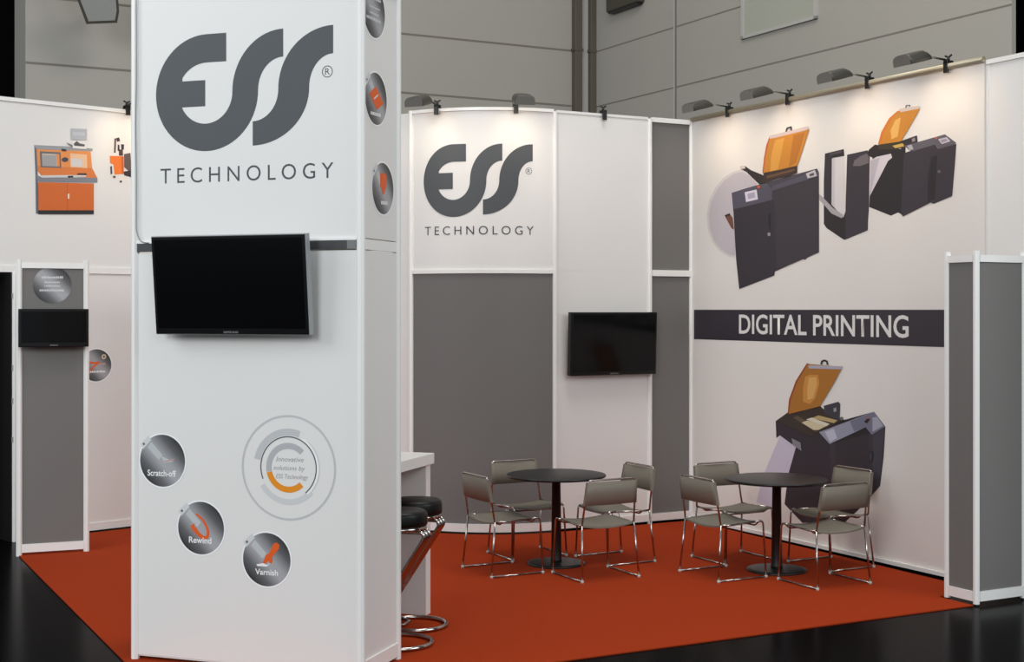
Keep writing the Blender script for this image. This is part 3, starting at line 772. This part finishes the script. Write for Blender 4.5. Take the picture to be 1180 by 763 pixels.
# ------------------------------------------------------------------ furniture
def copy_tree(o, parent=None):
    c = o.copy(); COL.objects.link(c)
    if parent: c.parent = parent
    for ch in list(o.children): copy_tree(ch, c)
    return c
HW, HD, HT, HF = .236, .228, .214, .258
def make_chair():
    t = thing('sled_chair', '', 'chair')
    rr = .0078
    # seat: slung sheet sagging between the side rails
    w = MB(); nx, ny = 10, 8; g = []
    for j in range(ny+1):
        row = []
        for i in range(nx+1):
            a = -1+2*i/nx; y = -.195+.41*j/ny
            z = .452-.022*(1-a*a)-.012*(1-j/ny)
            row.append((a*(HW-.004), y, z))
        g.append(row)
    up = [[w.bm.verts.new(p) for p in row] for row in g]; dn = [[w.bm.verts.new((p[0], p[1], p[2]-.012)) for p in row] for row in g]
    for j in range(ny):
        for i in range(nx):
            w.face([up[j][i], up[j][i+1], up[j+1][i+1], up[j+1][i]], SLING, True); w.face([dn[j][i], dn[j+1][i], dn[j+1][i+1], dn[j][i+1]], SLING, True)
    for i in range(nx):
        w.face([up[0][i], dn[0][i], dn[0][i+1], up[0][i+1]], SLING); w.face([up[ny][i], up[ny][i+1], dn[ny][i+1], dn[ny][i]], SLING)
    for j in range(ny):
        w.face([up[j][0], up[j+1][0], dn[j+1][0], dn[j][0]], SLING); w.face([up[j][nx], dn[j][nx], dn[j+1][nx], up[j+1][nx]], SLING)
    w.build('seat', t)
    # backrest: sheet wrapped round the uprights
    w = MB(); nx = 12; z0, z1 = .595, .775
    def by(z): return -.190-.055*(z-.45)/.34
    pts = []
    for i in range(nx+1):
        a = -1+2*i/nx; pts.append((a, -.016*(1-a*a)))
    hx = lambda z: HW+(HT-HW)*(z-.44)/.35+.010
    grid = [[(x*hx(z), dy+by(z)+.014, z) for x, dy in pts] for z in (z0, (z0+z1)/2, z1)]
    gb = [[(x*hx(z), dy+by(z)-.014, z) for x, dy in pts] for z in (z0, (z0+z1)/2, z1)]
    f = [[w.bm.verts.new(p) for p in r_] for r_ in grid]; k = [[w.bm.verts.new(p) for p in r_] for r_ in gb]
    for j in range(2):
        for i in range(nx):
            w.face([f[j][i+1], f[j][i], f[j+1][i], f[j+1][i+1]], SLING, True); w.face([k[j][i], k[j][i+1], k[j+1][i+1], k[j+1][i]], SLING, True)
        w.face([f[j][0], k[j][0], k[j+1][0], f[j+1][0]], SLING); w.face([k[j][nx], f[j][nx], f[j+1][nx], k[j+1][nx]], SLING)
    for i in range(nx):
        w.face([f[0][i], f[0][i+1], k[0][i+1], k[0][i]], SLING); w.face([f[2][i+1], f[2][i], k[2][i], k[2][i+1]], SLING)
    w.build('backrest', t)
    for s in (-1, 1):
        foot_r = (s*HF, -HD, .020); knee = (s*HW, by(.44), .44)
        w = MB(); w.tube([foot_r, knee], rr, CHROME); lg = w.build('leg', t)
        w = MB(); w.lathe([(.0, .008), (.013, .008), (.013, .026), (.0, .03)], GLIDE, 12, foot_r[0], foot_r[1]); w.build('foot_cap', lg)
        foot_f = (s*HF, HD, .020)
        w = MB(); w.tube(fillet([foot_f, (s*HW, HD-.012, .452), (s*HW, HD-.09, .446)], .035), rr, CHROME); lg = w.build('leg', t)
        w = MB(); w.lathe([(.0, .008), (.013, .008), (.013, .026), (.0, .03)], GLIDE, 12, foot_f[0], foot_f[1]); w.build('foot_cap', lg)
        w = MB(); w.tube([(foot_r[0], -HD, .0175), (foot_f[0], HD, .0175)], rr*.95, CHROME); w.build('runner', t)
        w = MB(); w.tube([(s*HW, HD-.09, .446), (s*HW, -.1, .436), knee], rr, CHROME); w.build('seat_rail', t)
    w = MB()
    w.tube(fillet([(-HW, by(.44), .44), (-HT, by(.79), .79), (HT, by(.79), .79), (HW, by(.44), .44)], .03), rr, CHROME); w.build('back_frame', t)
    for y, z in ((-.12, .410), (.17, .412)):
        w = MB(); w.tube(fillet([(-HW, y, z+.03), (-HW+.04, y, z), (HW-.04, y, z), (HW, y, z+.03)], .03), rr*.8, CHROME); w.build('cross_bar', t)
    return t
def make_table(label, x, y):
    t = thing('bistro_table', label, 'table', (x, y, .008))
    w = MB(); w.lathe([(0, .712), (.36, .712), (.395, .716), (.408, .724), (.41, .731), (.406, .738)], TEDGE, 64); w.lathe([(.406, .738), (.398, .740), (0, .740)], BLACKT, 64); w.build('tabletop', t)
    w = MB(); w.lathe([(.0, .022), (.05, .022), (.046, .04), (.043, .10), (.035, .69), (.09, .70), (.09, .712), (0, .712)], TEDGE, 32); w.build('column', t)
    w = MB(); w.lathe([(0, 0), (.237, 0), (.24, .006), (.237, .014), (.20, .019), (.055, .026), (0, .026)], TEDGE, 64); w.build('base', t)
    return t
t1 = floor_pt(641, 651); t2 = floor_pt(895, 658.5)
make_table('round black pedestal table in front of the back wall television', *t1)
make_table('round black pedestal table in front of the printed mural', *t2)
CH = make_chair()
ang = lambda v: math.atan2(v.y, v.x)-pi/2
chairs = [
    ((-.078, 11.14), U, 'grey sling chair nearest the bar stools, left of the table under the television'),
    ((.128, 11.87), D, 'grey sling chair with its back to the curved grey wall, facing the viewer'),
    ((.862, 11.634), -U, 'grey sling chair in front of the grey back panel, right behind the first table'),
    ((.658, 10.942), -D, 'grey sling chair with its back to the viewer at the table under the television'),
    ((1.662, 10.968), U, 'grey sling chair left in front of the mural table, seen from its side'),
    ((1.858, 11.668), D, 'grey sling chair behind the mural table, facing the viewer before the white mural'),
    ((2.612, 11.384), -U, 'grey sling chair right of the mural table, closest to the printed machine'),
    ((2.398, 10.67), -D, 'grey sling chair with its back to the viewer at the mural table, frontmost right'),
]
for k, (p, f, lab) in enumerate(chairs):
    c = CH if k == 0 else copy_tree(CH)
    c.location = (p[0], p[1], .0); c.rotation_euler = (0, 0, ang(f)); c['label'] = lab; c['group'] = 'grey sling chairs around the two tables'

def make_stool():
    t = thing('bar_stool', '', 'stool')
    w = MB(); r = .178
    w.lathe([(0, .745), (r-.01, .745), (r-.002, .752), (r, .77), (r, .812), (r-.006, .830), (r-.02, .840), (r-.06, .845), (0, .847)], VINYL, 48); w.build('seat', t)
    w = MB(); w.lathe([(0, .722), (r-.02, .722), (r-.006, .727), (r-.006, .744), (0, .745)], CHROME, 48); w.build('seat_band', t)
    for y in (-.055, 0.0, .055):
        w = MB(); w.tube(fillet([(-.05, y*.9, .712), (.170, y, .712), (.182, y, .68), (-.20, y, .09), (-.235, y, .022), (-.16, y*1.6, .02)], .045, 6), .0125, CHROME, 12); w.build('leg', t)
    w = MB(); w.tube([(.205*math.cos(2*pi*k/48), .205*math.sin(2*pi*k/48), .0145) for k in range(48)], .0145, CHROME, 12, closed=True); w.build('base_ring', t)
    w = MB(); w.tube([(-.145, -.145, .016), (-.06, -.06, .018), (-.06, .06, .018), (-.145, .145, .016)], .010, CHROME, 10); w.build('foot_rest', t)
    return t
ST = make_stool()
p1 = floor_pt(478.5, 723); p2 = floor_pt(460, 744)
for k, (p, lab) in enumerate(((p2, 'black round bar stool on chrome legs nearest the tower'), (p1, 'black round bar stool on chrome legs further back by the counter end'))):
    s = ST if k == 0 else copy_tree(ST)
    s.location = (p[0], p[1], .008); s.rotation_euler = (0, 0, R(-14)); s['label'] = lab; s['group'] = 'bar stools at the counter'

# ------------------------------------------------------------------ clip-on arm spotlights
def make_spot(with_head=True):
    t = thing('arm_spotlight', '', 'spotlight')
    w = MB(); w.box(-.022, .022, -.035, -.020, -.055, .035, BLACKM, bev=.003); w.box(-.022, .022, .020, .034, -.05, .035, BLACKM, bev=.003); w.box(-.022, .022, -.035, .034, .018, .042, BLACKM, bev=.004)
    w.lathe([(0, .04), (.012, .04), (.012, .07), (0, .07)], BLACKM, 12); w.build('clamp', t)
    w = MB(); w.tube([(-.032, 0, .082), (0, 0, .068), (.032, 0, .082)], .008, BLACKM); w.tube([(0, .03, .02), (0, .07, .02)], .009, BLACKM); w.build('knob', t)
    if with_head:
        w = MB()
        for s in (-.012, .012): w.tube([(s, -.02, .045), (s, -.29, .06)], .0045, BRUSH)
        w.build('arm', t)
        mt = Matrix.Translation((0, -.275, .06)) @ Matrix.Rotation(R(15), 4, 'X')
        w = MB(); n = 12; hw = .094; segs = ((0.02, .5), (-.01, .78), (-.05, 1.0), (-.205, 1.0), (-.222, .93))
        sg = lambda v: math.copysign(abs(v)**.5, v)
        rings = [[w.bm.verts.new(mt @ Vector((hw*(.6+.4*sc)*sg(math.cos(pi*k/n)), y, -.045+.085*sc*sg(math.sin(pi*k/n))))) for k in range(n+1)] for y, sc in segs]
        for a_, b_ in zip(rings[:-1], rings[1:]):
            for k in range(n): w.face([a_[k], a_[k+1], b_[k+1], b_[k]], LAMPH, k not in (1, n-2))
        w.face(rings[0][::-1], LAMPH); w.face(rings[-1], LAMPF)
        h = w.build('lamp_head', t)
        sol = h.modifiers.new('thick', 'SOLIDIFY'); sol.thickness = .004; sol.offset = -1
        w = MB(); vs = [w.bm.verts.new(mt @ Vector(p)) for p in ((-.08, -.03, -.024), (.08, -.03, -.024), (.08, -.21, -.024), (-.08, -.21, -.024))]; w.face(vs, LAMPIN); w.build('reflector', h)
        w = MB(); w.tube([mt @ Vector((-.05, -.12, -.034)), mt @ Vector((.05, -.12, -.034))], .006, LAMPE); w.build('bulb', h)
    return t
WARM = (1.0, .78, .54)
def lamp_light(fr_loc, rz, power, spot=145):
    l = bpy.data.lights.new('halogen', 'SPOT'); l.energy = power; l.color = WARM; l.spot_size = R(spot); l.spot_blend = 1.0; l.shadow_soft_size = .07
    o = bpy.data.objects.new('halogen_light', l); COL.objects.link(o)
    a = rz; into = Vector((-math.sin(a), math.cos(a), 0))
    pos = Vector(fr_loc)-into*.47+Vector((0, 0, -.06))
    o.location = pos; tgt = (into*.62+Vector((0, 0, -.78))).normalized()
    o.rotation_euler = tgt.to_track_quat('-Z', 'Y').to_euler()
    return o
SP = make_spot()
first = True
def put_spot(loc, rz, lab, power=26):
    global first
    s = SP if first else copy_tree(SP)
    first = False
    s.location = loc; s.rotation_euler = (0, 0, rz); s['label'] = lab; s['group'] = 'arm spotlights along the wall tops'
    if power: lamp_light(loc, rz, power)
for px, lab in ((841.5, 'arm spotlight on the mural rail, closest to the grey back panel'), (911, 'arm spotlight on the mural rail above the left printed machine'),
                (1003, 'arm spotlight on the mural rail above the upright orange lid at right'), (1094, 'arm spotlight at the right end of the mural rail')):
    x = FR.hit(px, 100)[0]; put_spot(FR.at(x, -.01, 3.995), FR.a, lab, 8)
for px, lab in ((504, 'arm spotlight at the left of the curved wall, half hidden by the tower'), (594, 'arm spotlight pointing straight out above the curved wall logo')):
    a = math.degrees(curve_px(px)/RC); p = arc(a, RC)
    put_spot(Vector((p.x, p.y, 3.985)), R(a+90), lab, 6.5)
x = FL.hit(146, 118)[0]; put_spot(FL.at(x, 0, 4.02), FL.a, 'arm spotlight on the left wall top beside the tower', 9)
t = make_spot(False); t.name = 'rail_clamp'; t['category'] = 'clamp'; t['label'] = 'black clamp without a lamp on the white back wall top'
x = FB.hit(695, 128)[0]; t.location = FB.at(x, 0, 3.975); t.rotation_euler = (0, 0, FB.a)

# ------------------------------------------------------------------ light of the hall, with unseen lamps added as fill
wd = bpy.data.worlds.new('hall_air'); bpy.context.scene.world = wd; wd.use_nodes = True
bg = wd.node_tree.nodes['Background']; bg.inputs[0].default_value = (.88, .95, 1.0, 1); bg.inputs[1].default_value = .43
def area(name, loc, size, power, tgt, color=(1, .98, .95)):
    l = bpy.data.lights.new(name, 'AREA'); l.energy = power; l.size = size; l.color = color
    o = bpy.data.objects.new(name, l); COL.objects.link(o); o.location = loc
    o.rotation_euler = (Vector(tgt)-Vector(loc)).to_track_quat('-Z', 'Y').to_euler()
    return o
COOL = (.93, .97, 1.0)
area('hall_and_fill_lamp', (-9.0, -14.0, 9.0), 7, 1900, (-1, 9, 1.2), COOL)
area('hall_and_fill_lamp', (4.5, -8.0, 7.5), 6, 420, (0, 10, 1.2), COOL)
area('hall_and_fill_lamp', (-9.0, 4.5, 6.5), 5, 330, (2.5, 12, 1.2), COOL)  # fill added from the left to lift the right wall
area('hall_and_fill_lamp', (9.0, 3.5, 6.5), 5, 400, (-2.5, 12, 1.2), COOL)  # fill added from the right to lift the tower side and left wall
area('hall_and_fill_lamp', (1.2, 9.6, 10.0), 3, 290, (1.0, 10.4, 0), (1.0, .93, .84))  # warm overhead fill added to brighten the inside of the stand

# ------------------------------------------------------------------ camera
cam = bpy.data.cameras.new('camera'); co = bpy.data.objects.new('camera', cam); COL.objects.link(co)
co.location = (0, 0, EYE); co.rotation_euler = (pi/2, 0, 0)
cam.sensor_fit = 'HORIZONTAL'; cam.sensor_width = 36; cam.lens = 36*FPX/1180
cam.shift_y = -(763/2-HY)/1180; cam.shift_x = 0; cam.clip_end = 200
sc = bpy.context.scene; sc.camera = co
vs = sc.view_settings; vs.view_transform = 'Standard'; vs.look = 'None'; vs.gamma = 1; vs.exposure = 0.06; vs.use_curve_mapping = False
